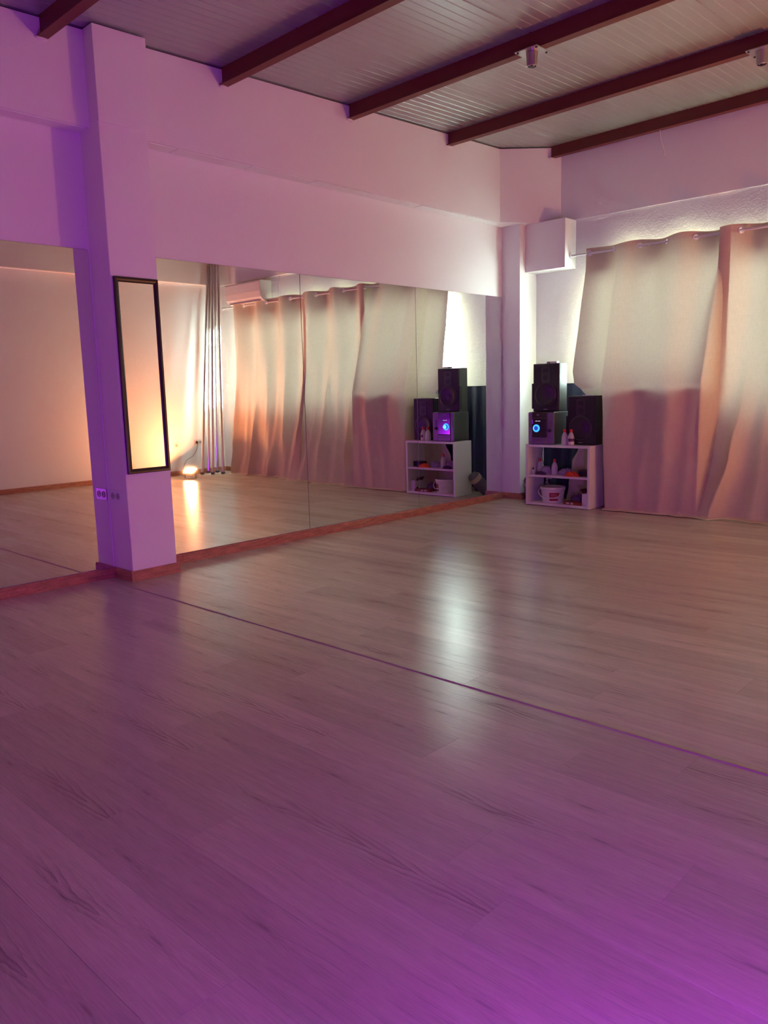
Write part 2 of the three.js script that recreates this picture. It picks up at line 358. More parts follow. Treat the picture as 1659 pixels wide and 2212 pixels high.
// ---------------------------------------------------------------- sockets and switches
function socketPlate(label, pos, turn, gangs, vertical = true) {
  const s = thing('wall_socket', label, 'socket', pos, turn, 'white wall sockets');
  const w = 0.07 * gangs + 0.012, r = 0.02;
  obj('cover_plate', box(w, 0.084, 0.009, 0, 0, 0.0045, 0.003), whitePlastic, s);
  for (let i = 0; i < gangs; i++) {
    const x = (i - (gangs - 1) / 2) * 0.07;
    const ring = lathe([[0.0, 0.0015], [r - 0.002, 0.0015], [r, 0.004], [r + 0.003, 0.004], [r + 0.004, 0.0]], 24).rotateX(Math.PI / 2).translate(x, 0, 0.0088);
    const k = obj('socket_well', ring, std(lin(0.35, 0.34, 0.34), 0.5), s);
    obj('contact_hole', [cyl(0.0026, 0.0026, 0.003, x - 0.0095, 0, 0).rotateX(Math.PI / 2).translate(0, 0, 0.0108), cyl(0.0026, 0.0026, 0.003, x + 0.0095, 0, 0).rotateX(Math.PI / 2).translate(0, 0, 0.0108)], black, k);
  }
  return s;
}
socketPlate('double white wall socket on the side of the square pillar', [0.104, 0.604, P1.z1 + 0.001], 0, 2);
socketPlate('double white wall socket beside the poles, lamp cable plugged in', [W - 0.001, 0.522, 0.535], -Math.PI / 2, 2);
socketPlate('single white wall socket above the orange floodlight', [W - 0.001, 0.495, 0.955], -Math.PI / 2, 1);
socketPlate('small white socket low on the corner pillar behind the shelf unit', [P2.x + 0.001, 0.185, 0.25], Math.PI / 2, 1);

// ---------------------------------------------------------------- curtain rod, curtains and what they cover
const YR = 2.683, ZR = 0.12;
{
  const rod = thing('curtain_rod', 'long white metal curtain rod above the window', 'curtain rod');
  obj('rod_bar', cyl(0.0125, 0.0125, 5.68 - 0.741).rotateZ(Math.PI / 2).translate((5.68 + 0.741) / 2, YR, ZR), whitePlastic, rod);
  for (const x of [0.7495, 5.675]) obj('end_bracket', cyl(0.026, 0.026, 0.015).rotateZ(Math.PI / 2).translate(x, YR, ZR), whitePlastic, rod);
  for (const x of [2.40, 3.68, 5.64]) obj('wall_bracket', cyl(0.008, 0.008, ZR, 0, 0, 0).rotateX(Math.PI / 2).translate(x, YR + 0.02, ZR / 2), whitePlastic, rod);
}
const CAB = { x0: 1.42, x1: 2.30, y: 1.25, z: 0.45 };
{
  const cab = thing('storage_cabinet', 'low cabinet standing hidden under the left curtain, its outline showing', 'cabinet', [0, 0, 0]);
  obj('body', span(CAB.x0, CAB.x1, 0.03, CAB.y - 0.02, 0.04, CAB.z - 0.01, 0.004), std(lin(0.12, 0.08, 0.06), 0.6), cab);
  obj('top_board', span(CAB.x0 - 0.005, CAB.x1 + 0.005, CAB.y - 0.02, CAB.y, 0.035, CAB.z, 0.004), std(lin(0.14, 0.09, 0.06), 0.5), cab);
  for (const x of [CAB.x0 + 0.06, CAB.x1 - 0.06]) for (const z of [0.09, CAB.z - 0.07]) obj('foot', cyl(0.02, 0.016, 0.03, x, 0.015, z, 14), black, cab);
}
const weave = dataTexture(256, 256, (u, v, i, j) => { const s = 0.5 + 0.22 * Math.sin(i * Math.PI / 2) * Math.cos(j * Math.PI / 2) + 0.6 * fbm(u * 24, v * 24, 2, 3); return [s, s, s]; }, false);
const clothPrint = dataTexture(256, 256, (u, v) => { const s = 0.97 + 0.035 * fbm(u * 40, v * 8, 4, 3) + 0.02 * fbm(u * 6, v * 30, 8, 2); return [s, s, s * 0.99]; }, true);
const curtainMat = phys(lin(0.68, 0.57, 0.45), 1.0, { map: clothPrint, bumpMap: weave, bumpScale: 0.0003, transmission: 0.037, thickness: 0, specularIntensity: 0.2, side: THREE.DoubleSide });
function interp(table, y) { for (let i = 0; i + 1 < table.length; i++) { const [a, b] = [table[i], table[i + 1]]; if (y <= a[0] && y >= b[0]) { const k = (a[0] - y) / (a[0] - b[0]); return lerp(a[1], b[1], k * k * (3 - 2 * k)); } } return y > table[0][0] ? table[0][1] : table[table.length - 1][1]; }
function curtain(label, c) {
  const t = thing('curtain', label, 'curtain', [0, 0, 0], 0, 'beige eyelet curtains');
  const NI = c.ni, NJ = 240, rings = [], P = [], UV = [], idx = [];
  for (let j = 0; j <= NJ; j++) for (let i = 0; i <= NI; i++) {
    const s = i / NI, q = j / NJ, xt = lerp(c.xa, c.xb, s);
    const top = 2.735 + 0.008 * Math.sin(xt * 13.1);
    const hang = Math.min(q / 0.945, 1), y0 = lerp(top, 0.016, hang), lie = Math.max(0, (q - 0.945) / 0.055);
    const k = (top - y0) / top;                                        // 0 at the top, 1 at the floor
    const xl = interp(c.left, y0), xr = interp(c.right, y0);
    let x = lerp(xl, xr, s);
    const wave = -Math.sin((xt - c.ring) / 0.57 * 2 * Math.PI);
    const upper = 0.066 * wave * Math.pow(1 - clamp(k * 1.15, 0, 1), 0.8);
    let lower = 0, sx = 0;
    for (const [n, amp, ph, lean] of c.folds) {
      const arg = n * (s + lean * (k - 0.5)) * 2 * Math.PI + ph + 0.6 * noise(s * 4, k * 2.2, ph);
      lower += amp * Math.pow(0.5 + 0.5 * Math.sin(arg), 1.8); sx += amp * 0.4 * Math.cos(arg);
    }
    lower *= smooth(k, 0.15, 1.0);
    let z = c.z(x, y0, s) + upper + lower * (c.loose ? c.loose(x, y0) : 1);
    z += 0.012 * fbm(x * 3.1, y0 * 2.3, c.seed, 3) * smooth(k, 0, 0.2) + 0.006 * fbm(x * 11, y0 * 9, c.seed + 3, 3) * smooth(k, 0.45, 0.9);
    x += sx * smooth(k, 0.2, 0.9) * 0.5 * (c.loose ? c.loose(x, y0) : 1);
    let y = y0;
    if (lie > 0) { z += lie * (c.hem * (0.75 + 0.35 * noise(xt * 2.3, 1.7, c.seed))); y = 0.016 + 0.012 * Math.sin(lie * Math.PI) * (0.6 + noise(xt * 5, 3.3, c.seed)) - 0.009 * lie; }
    z = Math.max(z, 0.012);
    P.push(x, Math.max(y, 0.004), z); UV.push(xt / 0.5, q * 2.85 / 0.5);
  }
  for (let x = c.ring; x < c.xb - 0.02; x += 0.285) if (x > c.xa + 0.01) rings.push(x);
  for (let j = 0; j < NJ; j++) for (let i = 0; i < NI; i++) {
    const a = j * (NI + 1) + i, b = a + 1, d = a + NI + 1, e = d + 1, mx = (P[a * 3] + P[e * 3]) / 2, my = (P[a * 3 + 1] + P[e * 3 + 1]) / 2;
    if (j < 20 && rings.some((x) => Math.hypot((mx - x) * 1.25, my - YR) < 0.022)) continue;      // the eyelet holes
    idx.push(a, d, b, b, d, e);
  }
  const g = new THREE.BufferGeometry(); g.setAttribute('position', new THREE.Float32BufferAttribute(P, 3)); g.setAttribute('uv', new THREE.Float32BufferAttribute(UV, 2)); g.setIndex(idx); g.computeVertexNormals();
  obj('cloth', g, curtainMat, t);
  for (let k = 0; k < rings.length; k++) {
    const x = rings[k];
    const e = obj('eyelet', new THREE.TorusGeometry(0.024, 0.0075, 10, 28), eyeletMetal, t);
    e.position.set(x, YR, ZR); e.rotation.y = (k % 2 ? -1 : 1) * Math.atan(0.066 * 2 * Math.PI / 0.57);
  }
  return t;
}
// left panel: slides over the cabinet, its edge trails behind the shelf unit
const overCab = (x, y) => {
  const xs = 1.265 + 0.05 * clamp(1 - y / 1.3, 0, 1), plan = smooth(x, xs, xs + 0.085) * (1 - smooth(x, 2.34, 2.46));
  const out = y > CAB.y + 0.04 ? lerp(CAB.z + 0.045, ZR, clamp((y - CAB.y - 0.04) / (YR - CAB.y - 0.04), 0, 1)) : CAB.z + 0.045 - 0.01 * smooth(CAB.y - y, 0, 1.2);
  const edge = y > 1.45 ? lerp(0.31, ZR, clamp((y - 1.45) / (2.5 - 1.45), 0, 1)) : lerp(0.2, 0.31, smooth(y, 1.16, 1.27));   // the free edge rests on the speaker, then falls behind it
  return lerp(x > 1.9 ? lerp(0.19, ZR, clamp(y / YR, 0, 1)) : edge, out, plan);
};
curtain('beige curtain panel on the left, beside the speakers, draped over a cabinet', {
  xa: 0.945, xb: 2.46, ni: 300, ring: 0.97, seed: 1.3, hem: 0.07,
  left: [[2.75, 0.945], [1.955, 0.92], [1.45, 0.905], [1.33, 0.92], [1.24, 1.01], [1.1, 1.05], [0.62, 0.93], [0.45, 0.85], [0.2, 0.81], [0, 0.78]],
  right: [[2.75, 2.46], [1.29, 2.46], [0.6, 2.44], [0, 2.42]],
  z: (x, y) => overCab(x, y),
  loose: (x, y) => (x > 1.3 && x < 2.33 && y < 1.28) ? 0.35 : (x > 1.25 ? 0.25 : 0.6),
  folds: [[3, 0.05, 0.4, 0.05], [7, 0.03, 1.9, -0.06]],
});
const trail = (x, y, f0, f1) => lerp(ZR, lerp(f0, f1, smooth(x, 2.4, 5.3)), Math.pow(clamp(1 - y / YR, 0, 1), 2.6));
curtain('beige curtain panel in the middle of the window, lit pink at its foot', {
  xa: 2.36, xb: 3.70, ni: 300, ring: 2.533, seed: 4.7, hem: 0.10,
  left: [[2.75, 2.36], [1.29, 2.33], [0.6, 2.22], [0, 2.06]], right: [[2.75, 3.70], [1.2, 3.72], [0, 3.86]],
  z: (x, y, s) => trail(x, y, 0.40, 0.30) + 0.05 * (1 - smooth(s, 0, 0.25)) * smooth(2.6 - y, 0, 1.4),
  folds: [[3, 0.11, 2.6, 0.12], [5.5, 0.06, 0.3, -0.06]],
});
curtain('beige curtain panel on the right below the air conditioner, beside the poles', {
  xa: 3.58, xb: 5.34, ni: 340, ring: 3.675, seed: 8.2, hem: 0.08,
  left: [[2.75, 3.58], [1.2, 3.58], [0, 3.60]], right: [[2.75, 5.34], [1.2, 5.34], [0.4, 5.37], [0, 5.44]],
  z: (x, y) => trail(x, y, 0.36, 0.19),
  folds: [[4, 0.10, 0.9, 0.10], [7, 0.05, 2.3, -0.06]],
});
{
  // navy cloth hung below the window sill behind the shelf unit
  const NI = 120, NJ = 40, P = [], UV = [], idx = [];
  for (let j = 0; j <= NJ; j++) for (let i = 0; i <= NI; i++) {
    const s = i / NI, k = j / NJ, x = lerp(0.262, 1.40, s), y = lerp(1.32, 0.012, k);
    const z = 0.035 + 0.022 * (0.3 + 0.7 * k) * Math.sin(s * 48 + 1.4 * noise(s * 5, k * 2, 2)) + 0.012 * fbm(s * 9, k * 3, 5);
    P.push(x, y, Math.max(z, 0.004)); UV.push(x / 0.4, y / 0.4);
  }
  for (let j = 0; j < NJ; j++) for (let i = 0; i < NI; i++) { const a = j * (NI + 1) + i; idx.push(a, a + NI + 1, a + 1, a + 1, a + NI + 1, a + NI + 2); }
  const g = new THREE.BufferGeometry(); g.setAttribute('position', new THREE.Float32BufferAttribute(P, 3)); g.setAttribute('uv', new THREE.Float32BufferAttribute(UV, 2)); g.setIndex(idx); g.computeVertexNormals();
  tag(obj('navy_cloth', g, phys(lin(0.008, 0.012, 0.045), 0.75, { bumpMap: weave, bumpScale: 0.0005, sheen: 0.4, sheenColor: lin(0.05, 0.1, 0.25), side: THREE.DoubleSide })), 'dark navy cloth hanging on the wall behind the shelf unit and speakers', 'cloth');
}

// ---------------------------------------------------------------- shelf unit
const S = { x0: 0.4978, x1: 1.2769, z0: 0.282, z1: 0.6115, y: 0.668, t: 0.026 };
{
  const s = thing('shelf_unit', 'small white two-tier open shelf unit holding the stereo', 'shelf', [0, 0, 0]);
  obj('side_panel', span(S.x0, S.x0 + S.t, 0.004, S.y - S.t, S.z0, S.z1, 0.0015), laminateWhite, s);
  obj('side_panel', span(S.x1 - S.t, S.x1, 0.004, S.y - S.t, S.z0, S.z1, 0.0015), laminateWhite, s);
  obj('top_panel', span(S.x0, S.x1, S.y - S.t, S.y, S.z0, S.z1, 0.0015), laminateWhite, s);
  obj('bottom_panel', span(S.x0 + S.t, S.x1 - S.t, 0.006, 0.006 + S.t, S.z0, S.z1, 0.0015), laminateWhite, s);
  obj('middle_shelf', span(S.x0 + S.t, S.x1 - S.t, 0.315, 0.337, S.z0, S.z1 - 0.004, 0.0015), laminateWhite, s);
}
const SH = { top: S.y, mid: 0.337, low: 0.032 };

// ---------------------------------------------------------------- stereo
const glow = (c, k) => std(lin(0.02, 0.02, 0.02), 0.4, { emissive: c, emissiveIntensity: k / EXPOSURE });
{
  const w = 0.32, h = 0.352, dpt = 0.30;
  const h0 = thing('stereo_system', 'silver and black mini stereo with glowing blue ring dial on the shelf unit', 'stereo', [0.68, SH.top, 0.60]);
  obj('cabinet', span(-w / 2, w / 2, 0.006, h, -dpt, -0.016, 0.006), std(lin(0.05, 0.05, 0.05), 0.5), h0);
  for (const s of [-1, 1]) {
    const wing = obj('side_wing', span(s < 0 ? -w / 2 : w / 2 - 0.085, s < 0 ? -w / 2 + 0.05 : w / 2, 0.004, h - 0.004, -0.03, -0.004, 0.006), silver, h0);
    for (let i = 0; i < 5; i++) obj('button', span(s < 0 ? -w / 2 + 0.014 : w / 2 - 0.062, s < 0 ? -w / 2 + 0.036 : w / 2 - 0.032, h - 0.105 - i * 0.019, h - 0.093 - i * 0.019, -0.006, 0.0015, 0.002), std(lin(0.12, 0.11, 0.11), 0.4), wing);
    if (s > 0) obj('volume_knob', lathe([[0, 0.016], [0.016, 0.016], [0.018, 0.012], [0.018, 0]], 24).rotateX(Math.PI / 2).translate(w / 2 - 0.05, 0.155, -0.004), black, wing);
  }
  const face = obj('front_panel', span(-w / 2 + 0.05, w / 2 - 0.085, 0.085, h - 0.004, -0.02, 0.002, 0.004), blackGloss, h0);
  obj('slot_line', span(-w / 2 + 0.06, w / 2 - 0.095, h - 0.066, h - 0.063, 0.001, 0.0035), std(lin(0.1, 0.1, 0.1), 0.4), face);
  obj('logo_mark', span(-0.05, -0.02, h - 0.032, h - 0.026, 0.0015, 0.0032), std(lin(0.5, 0.5, 0.5), 0.4), face);
  obj('display_text', [span(-0.066, -0.038, h - 0.1, h - 0.094, 0.0015, 0.0035), span(-0.032, -0.004, h - 0.1, h - 0.094, 0.0015, 0.0035)], glow(lin(0.8, 0.8, 0.9), 0.7), face);
  const cx = -0.052, cy = 0.178;
  obj('dial_light', new THREE.TorusGeometry(0.034, 0.007, 12, 48).translate(cx, cy, 0.006), glow(lin(0.02, 0.16, 1.0), 4.2), face);
  obj('dial_knob', lathe([[0, 0.012], [0.014, 0.012], [0.019, 0.010], [0.020, 0.002]], 32).rotateX(Math.PI / 2).translate(cx - 0.004, cy, 0.002), glow(lin(0.02, 0.05, 0.6), 0.5), face);
  obj('dial_light', new THREE.TorusGeometry(0.0225, 0.003, 8, 40, Math.PI * 1.2).rotateZ(-Math.PI * 0.6).translate(cx, cy, 0.006), glow(lin(0.02, 0.12, 1.0), 2.6), face);
  obj('indicator_light', span(-w / 2 + 0.054, -w / 2 + 0.062, 0.225, 0.27, 0.001, 0.004), glow(lin(0.35, 0.02, 0.9), 0.5), face);
  const door = obj('tape_door', span(-w / 2 + 0.05, w / 2 - 0.085, 0.006, 0.082, -0.02, -0.002, 0.004), silver, h0);
  obj('slot_line', span(-w / 2 + 0.062, w / 2 - 0.097, 0.05, 0.053, -0.003, 0.0005), black, door);
  const L = new THREE.PointLight(lin(0.02, 0.16, 1.0), 0.012 / EXPOSURE); L.position.set(cx, cy, 0.03); L.castShadow = true; h0.add(L);
}
function speaker(label, pos, tweeterLow) {
  const w = 0.324, h = 0.515, dp = 0.17;
  const s = thing('speaker', label, 'speaker', pos, 0, 'black stereo speakers');
  const body = obj('cabinet', span(-w / 2, w / 2, 0, h, -dp, -0.012, 0.004), std(lin(0.035, 0.032, 0.03), 0.38), s);
  obj('baffle', span(-w / 2 + 0.006, w / 2 - 0.006, 0.004, h - 0.004, -0.014, 0, 0.005), black, s);
  const wy = 0.18, wr = 0.125;
  const woofer = obj('woofer', lathe([[0, 0.004], [0.03, 0.010], [0.034, 0.0], [wr - 0.022, 0.012], [wr - 0.014, 0.018], [wr - 0.006, 0.012], [wr - 0.004, 0.006]], 48).rotateX(Math.PI / 2).translate(0, wy, 0.0), cone, s);
  obj('woofer_ring', new THREE.TorusGeometry(wr, 0.008, 10, 56).translate(0, wy, 0.003), std(lin(0.05, 0.05, 0.055), 0.35), woofer);
  const plate = obj('tweeter_plate', span(-0.052, 0.052, 0.315, 0.475, -0.002, 0.005, 0.004), std(lin(0.035, 0.034, 0.038), 0.4), s);
  obj('horn', [span(-0.03, 0.03, 0.42, 0.462, 0.004, 0.008, 0.001)], black, plate);
  for (let i = 0; i < 3; i++) obj('horn_slat', span(-0.03, 0.03, 0.426 + i * 0.013, 0.429 + i * 0.013, 0.006, 0.010), cone, plate);
  obj('tweeter', lathe([[0, 0.006], [0.012, 0.004], [0.014, 0.001], [0.026, 0.007], [0.031, 0.004]], 32).rotateX(Math.PI / 2).translate(0, 0.362, 0.004), cone, plate);
  obj('brand_mark', span(-0.024, 0.024, 0.022, 0.028, -0.001, 0.0014), std(lin(0.35, 0.35, 0.36), 0.4), s);
  // broad collar round the woofer
  obj('woofer_collar', [span(-w / 2 - 0.014, -w / 2 + 0.004, 0.03, 0.305, -0.05, 0.002, 0.006)], black, s);
  return s;
}
speaker('black speaker standing on top of the stereo', [0.676, SH.top + 0.354, 0.497]);
speaker('black speaker standing beside the stereo, next to the curtain', [1.092, SH.top + 0.001, 0.475]);

// ---------------------------------------------------------------- small things on and in the shelf unit
const bottleMat = phys(lin(0.72, 0.72, 0.74), 0.3, { transmission: 0.25, thickness: 0 });
const redCap = std(lin(0.62, 0.03, 0.02), 0.35);
function bottle(label, pos, o = {}) {
  const b = thing('bottle', label, 'bottle', pos, o.turn ?? 0, 'white bottles with red caps');
  const k = o.k ?? 1;
  obj('bottle_body', lathe([[0, 0], [0.030, 0], [0.034, 0.004], [0.034, 0.075], [0.031, 0.098], [0.022, 0.122], [0.0145, 0.134], [0.0145, 0.14], [0, 0.14]].map((p) => [p[0] * k, p[1] * k])), bottleMat, b);
  obj('cap', lathe([[0.016, 0], [0.0165, 0.003], [0.0155, 0.03], [0.0135, 0.033], [0, 0.033]].map((p) => [p[0] * k, p[1] * k]), 24).translate(0, 0.137 * k, 0), redCap, b);
  if (o.band) obj('label_band', new THREE.CylinderGeometry(0.0346 * k, 0.0346 * k, 0.032 * k, 28, 1, true, -1.2, 2.4).translate(0, 0.058 * k, 0), std(o.band, 0.5, { side: THREE.DoubleSide }), b);
  if (o.band) obj('label_print', new THREE.CylinderGeometry(0.0346 * k, 0.0346 * k, 0.026 * k, 28, 1, true, -0.9, 1.8).translate(0, 0.026 * k, 0), std(lin(0.8, 0.7, 0.6), 0.5, { side: THREE.DoubleSide }), b);
  return b;
}
bottle('plain white bottle with red cap on the shelf top, nearer the stereo', [0.951, SH.top, 0.557]);
bottle('white bottle with dark purple label band on the shelf top', [1.026, SH.top, 0.557], { band: lin(0.12, 0.02, 0.10), turn: 0.7 });
bottle('white bottle with red cap at the left end of the middle shelf', [0.565, SH.mid, 0.43], { k: 0.96 });
bottle('white bottle with red cap in the middle of the middle shelf', [0.782, SH.mid, 0.478]);
{
  const b = thing('small_bottle', 'tiny clear bottle with dark cap at the left front of the middle shelf', 'bottle', [0.546, SH.mid, 0.535]);
  obj('bottle_body', lathe([[0, 0], [0.014, 0], [0.016, 0.003], [0.016, 0.04], [0.008, 0.052], [0, 0.052]], 20), bottleMat, b);
  obj('cap', lathe([[0.009, 0], [0.009, 0.02], [0, 0.02]], 16).translate(0, 0.05, 0), black, b);
}
function rag(name, label, mat, [x, y, z], [a, h, b], sd, category = 'cloth') {      // a crumpled cloth
  const g = new THREE.SphereGeometry(1, 64, 40), p = g.attributes.position;
  for (let i = 0; i < p.count; i++) {
    let [u, v, w] = [p.getX(i), p.getY(i), p.getZ(i)];
    const n = 1 + 0.34 * fbm(u * 1.6 + sd, v * 1.6, w * 1.6, 3) + 0.28 * Math.abs(noise(u * 4.2, v * 3.1 + sd, w * 4.4)) - 0.1;
    u *= n; w *= n; v = Math.max(-0.05, v * n);
    p.setXYZ(i, u * a, (v + 0.05) * h, w * b);
  }
  g.computeVertexNormals();
  const m = obj(name, g, mat); m.position.set(x, y, z); return tag(m, label, category);
}
const lilac = std(lin(0.34, 0.27, 0.44), 0.9, { bumpMap: weave, bumpScale: 0.0006 });
rag('cleaning_rag', 'crumpled lilac cloth between the two bottles on the middle shelf', lilac, [0.665, SH.mid, 0.47], [0.075, 0.085, 0.06], 2.2);
rag('cleaning_rag', 'dark purple crumpled cloth at the front of the middle shelf, left of centre', std(lin(0.06, 0.035, 0.10), 0.9), [0.655, SH.mid, 0.556], [0.07, 0.035, 0.03], 5.1);
rag('cleaning_rag', 'lilac grey crumpled cloth heaped behind the orange cloth', lilac, [0.915, SH.mid, 0.46], [0.095, 0.07, 0.065], 7.7);
rag('cleaning_rag', 'bright orange crumpled cloth on the middle shelf', std(lin(0.75, 0.10, 0.03), 0.85, { bumpMap: weave, bumpScale: 0.0008 }), [1.03, SH.mid, 0.545], [0.085, 0.048, 0.035], 3.9);
{
  const b = thing('black_box', 'low black box at the right end of the middle shelf', 'box', [1.165, SH.mid, 0.47], 0.05);
  obj('box_body', span(-0.07, 0.07, 0, 0.055, -0.05, 0.05, 0.004), black, b);
  obj('lid', span(-0.072, 0.072, 0.055, 0.066, -0.052, 0.052, 0.003), std(lin(0.05, 0.045, 0.03), 0.5), b);
}
{
  const b = thing('plastic_bucket', 'white plastic bucket with red label and carrying handle on the bottom shelf', 'bucket', [0.752, SH.low, 0.462], 0.25);
  obj('pail', lathe([[0, 0.003], [0.108, 0.0], [0.112, 0.004], [0.128, 0.135], [0.134, 0.137], [0.136, 0.15], [0.137, 0.168], [0.134, 0.171], [0.130, 0.166], [0.124, 0.13], [0.106, 0.008], [0, 0.006]], 48), whitePlastic, b);
  const arc = []; for (let i = 0; i <= 16; i++) { const a = -Math.PI / 2 + Math.PI * i / 16; arc.push([Math.sin(a) * 0.142, 0.14 - 0.085 * Math.cos(a), 0.06 + 0.088 * Math.cos(a)]); }
  arc[0] = [-0.138, 0.145, 0.02]; arc[16] = [0.138, 0.145, 0.02];
  obj('handle', tube(arc, 0.0042, 48, 8), whitePlastic, b);
  const patch = (y0, y1, a0, a1) => new THREE.CylinderGeometry(0.1128 + 0.016 * y1 / 0.135, 0.1128 + 0.016 * y0 / 0.135, y1 - y0, 20, 1, true, a0, a1 - a0).translate(0, (y0 + y1) / 2, 0);
  const lab = obj('label_print', patch(0.062, 0.114, -0.02, 0.86), std(lin(0.30, 0.02, 0.05), 0.5, { side: THREE.DoubleSide }), b);
  obj('label_print', patch(0.024, 0.048, -0.02, 0.80), std(lin(0.30, 0.02, 0.05), 0.5, { side: THREE.DoubleSide }), b);
  obj('pale_lettering', [patch(0.094, 0.098, 0.12, 0.62), patch(0.082, 0.086, 0.1, 0.7), patch(0.071, 0.074, 0.16, 0.55)].map((g) => g.scale(1.004, 1, 1.004)), std(lin(0.5, 0.25, 0.25), 0.5, { side: THREE.DoubleSide }), lab);
}
{
  const b = thing('pump_dispenser', 'pump bottle standing behind the white bucket', 'dispenser', [0.60, SH.low, 0.335], 0.3);
  obj('bottle_body', lathe([[0, 0], [0.036, 0], [0.038, 0.005], [0.038, 0.15], [0.028, 0.175], [0.014, 0.182], [0, 0.182]], 24), std(lin(0.3, 0.28, 0.3), 0.4), b);
  obj('pump_head', [cyl(0.015, 0.017, 0.022, 0, 0.192, 0, 18), cyl(0.005, 0.005, 0.03, 0, 0.215, 0, 10), box(0.026, 0.012, 0.02, 0, 0.234, 0, 0.004), box(0.05, 0.007, 0.009, 0.03, 0.237, 0, 0.003)], whitePlastic, b);
}
{
  const b = thing('flat_box', 'flat dark red box lying at the front of the bottom shelf', 'box', [1.06, SH.low, 0.525], -0.06);
  obj('box_body', span(-0.115, 0.115, 0, 0.03, -0.05, 0.05, 0.003), std(lin(0.24, 0.045, 0.02), 0.55), b);
  obj('label_print', [span(-0.075, -0.035, 0.008, 0.024, 0.0495, 0.0508), span(-0.02, 0.012, 0.006, 0.025, 0.0495, 0.0508)], std(lin(0.6, 0.55, 0.55), 0.5), b);
  const c = thing('small_carton', 'white open carton with brown flap at the right end of the bottom shelf', 'carton', [1.205, SH.low, 0.50], 0);
  obj('carton_body', span(-0.036, 0.036, 0, 0.13, -0.07, 0.07, 0.002), std(lin(0.70, 0.69, 0.70), 0.6), c);
  const fl = obj('flap', new THREE.BoxGeometry(0.003, 0.07, 0.13), std(lin(0.12, 0.05, 0.03), 0.7), c); fl.position.set(-0.048, 0.145, -0.01); fl.rotation.z = 0.7;
  obj('round_mark', cyl(0.016, 0.016, 0.001, 0, 0, 0, 20).rotateZ(Math.PI / 2).translate(-0.0366, 0.035, 0.03), black, c);
}
rag('soft_bag', 'grey lilac soft bag behind the flat red box on the bottom shelf', std(lin(0.16, 0.13, 0.19), 0.9), [1.03, SH.low, 0.40], [0.09, 0.09, 0.05], 9.4, 'bag');
tag(obj('audio_cable', tube([[0.585, SH.top - 0.03, 0.40], [0.572, 0.55, 0.40], [0.585, 0.46, 0.40], [0.566, 0.35, 0.274], [0.556, 0.25, 0.272], [0.572, 0.16, 0.40], [0.575, 0.125, 0.42]], 0.003, 60, 6), cableDark), 'thin black cable hanging at the left inside the shelf unit', 'cable');
tag(obj('cable_connector', [cyl(0.006, 0.0055, 0.035, 0.576, 0.102, 0.422, 12), cyl(0.004, 0.004, 0.02, 0.574, 0.072, 0.424, 10)], whitePlastic), 'white plug at the end of the thin cable in the shelf unit', 'plug');
tag(obj('looped_cable', tube([[0.645, 0.25, 0.36], [0.60, 0.17, 0.42], [0.598, 0.09, 0.45], [0.63, 0.042, 0.45], [0.70, 0.04, 0.345]], 0.005, 50, 8), cableDark), 'black cable curling beside the white bucket', 'cable');
{
  const r = thing('remote_control', 'slim dark remote with pale end lying on the upper speaker', 'remote', [0.70, SH.top + 0.354 + 0.516, 0.44], 0);
  obj('remote_body', span(-0.035, 0.005, 0, 0.018, -0.02, 0.02, 0.003), std(lin(0.25, 0.22, 0.24), 0.5), r);
  obj('pale_case', span(0.006, 0.09, 0, 0.020, -0.025, 0.02, 0.003), white, r);
  tag(obj('folded_paper', span(1.10, 1.21, SH.top + 0.518, SH.top + 0.525, 0.40, 0.46, 0.001), white), 'small white folded paper lying on the speaker beside the curtain', 'paper');
}
{
  const b = thing('duffel_bag', 'rolled grey bag with tan end on the floor left of the shelf unit', 'bag', [0.365, 0.0, 0.30], 0.5);
  const roll = lathe([[0, -0.15], [0.06, -0.148], [0.072, -0.13], [0.075, 0], [0.070, 0.12], [0.055, 0.145], [0, 0.15]], 28);
  { const p = roll.attributes.position; for (let i = 0; i < p.count; i++) { const s = 1 + 0.10 * noise(p.getX(i) * 30, p.getY(i) * 12, p.getZ(i) * 30); p.setX(i, p.getX(i) * s); p.setZ(i, p.getZ(i) * s); } roll.computeVertexNormals(); }
  obj('bag_body', roll.rotateX(0.75).translate(0, 0.155, 0), std(lin(0.13, 0.13, 0.16), 0.9), b);
  obj('tan_cuff', lathe([[0.074, -0.03], [0.079, -0.02], [0.078, 0.025], [0.072, 0.03]], 28).translate(0, 0.08, 0).rotateX(0.75).translate(0, 0.155, 0), std(lin(0.45, 0.38, 0.28), 0.9), b);
}

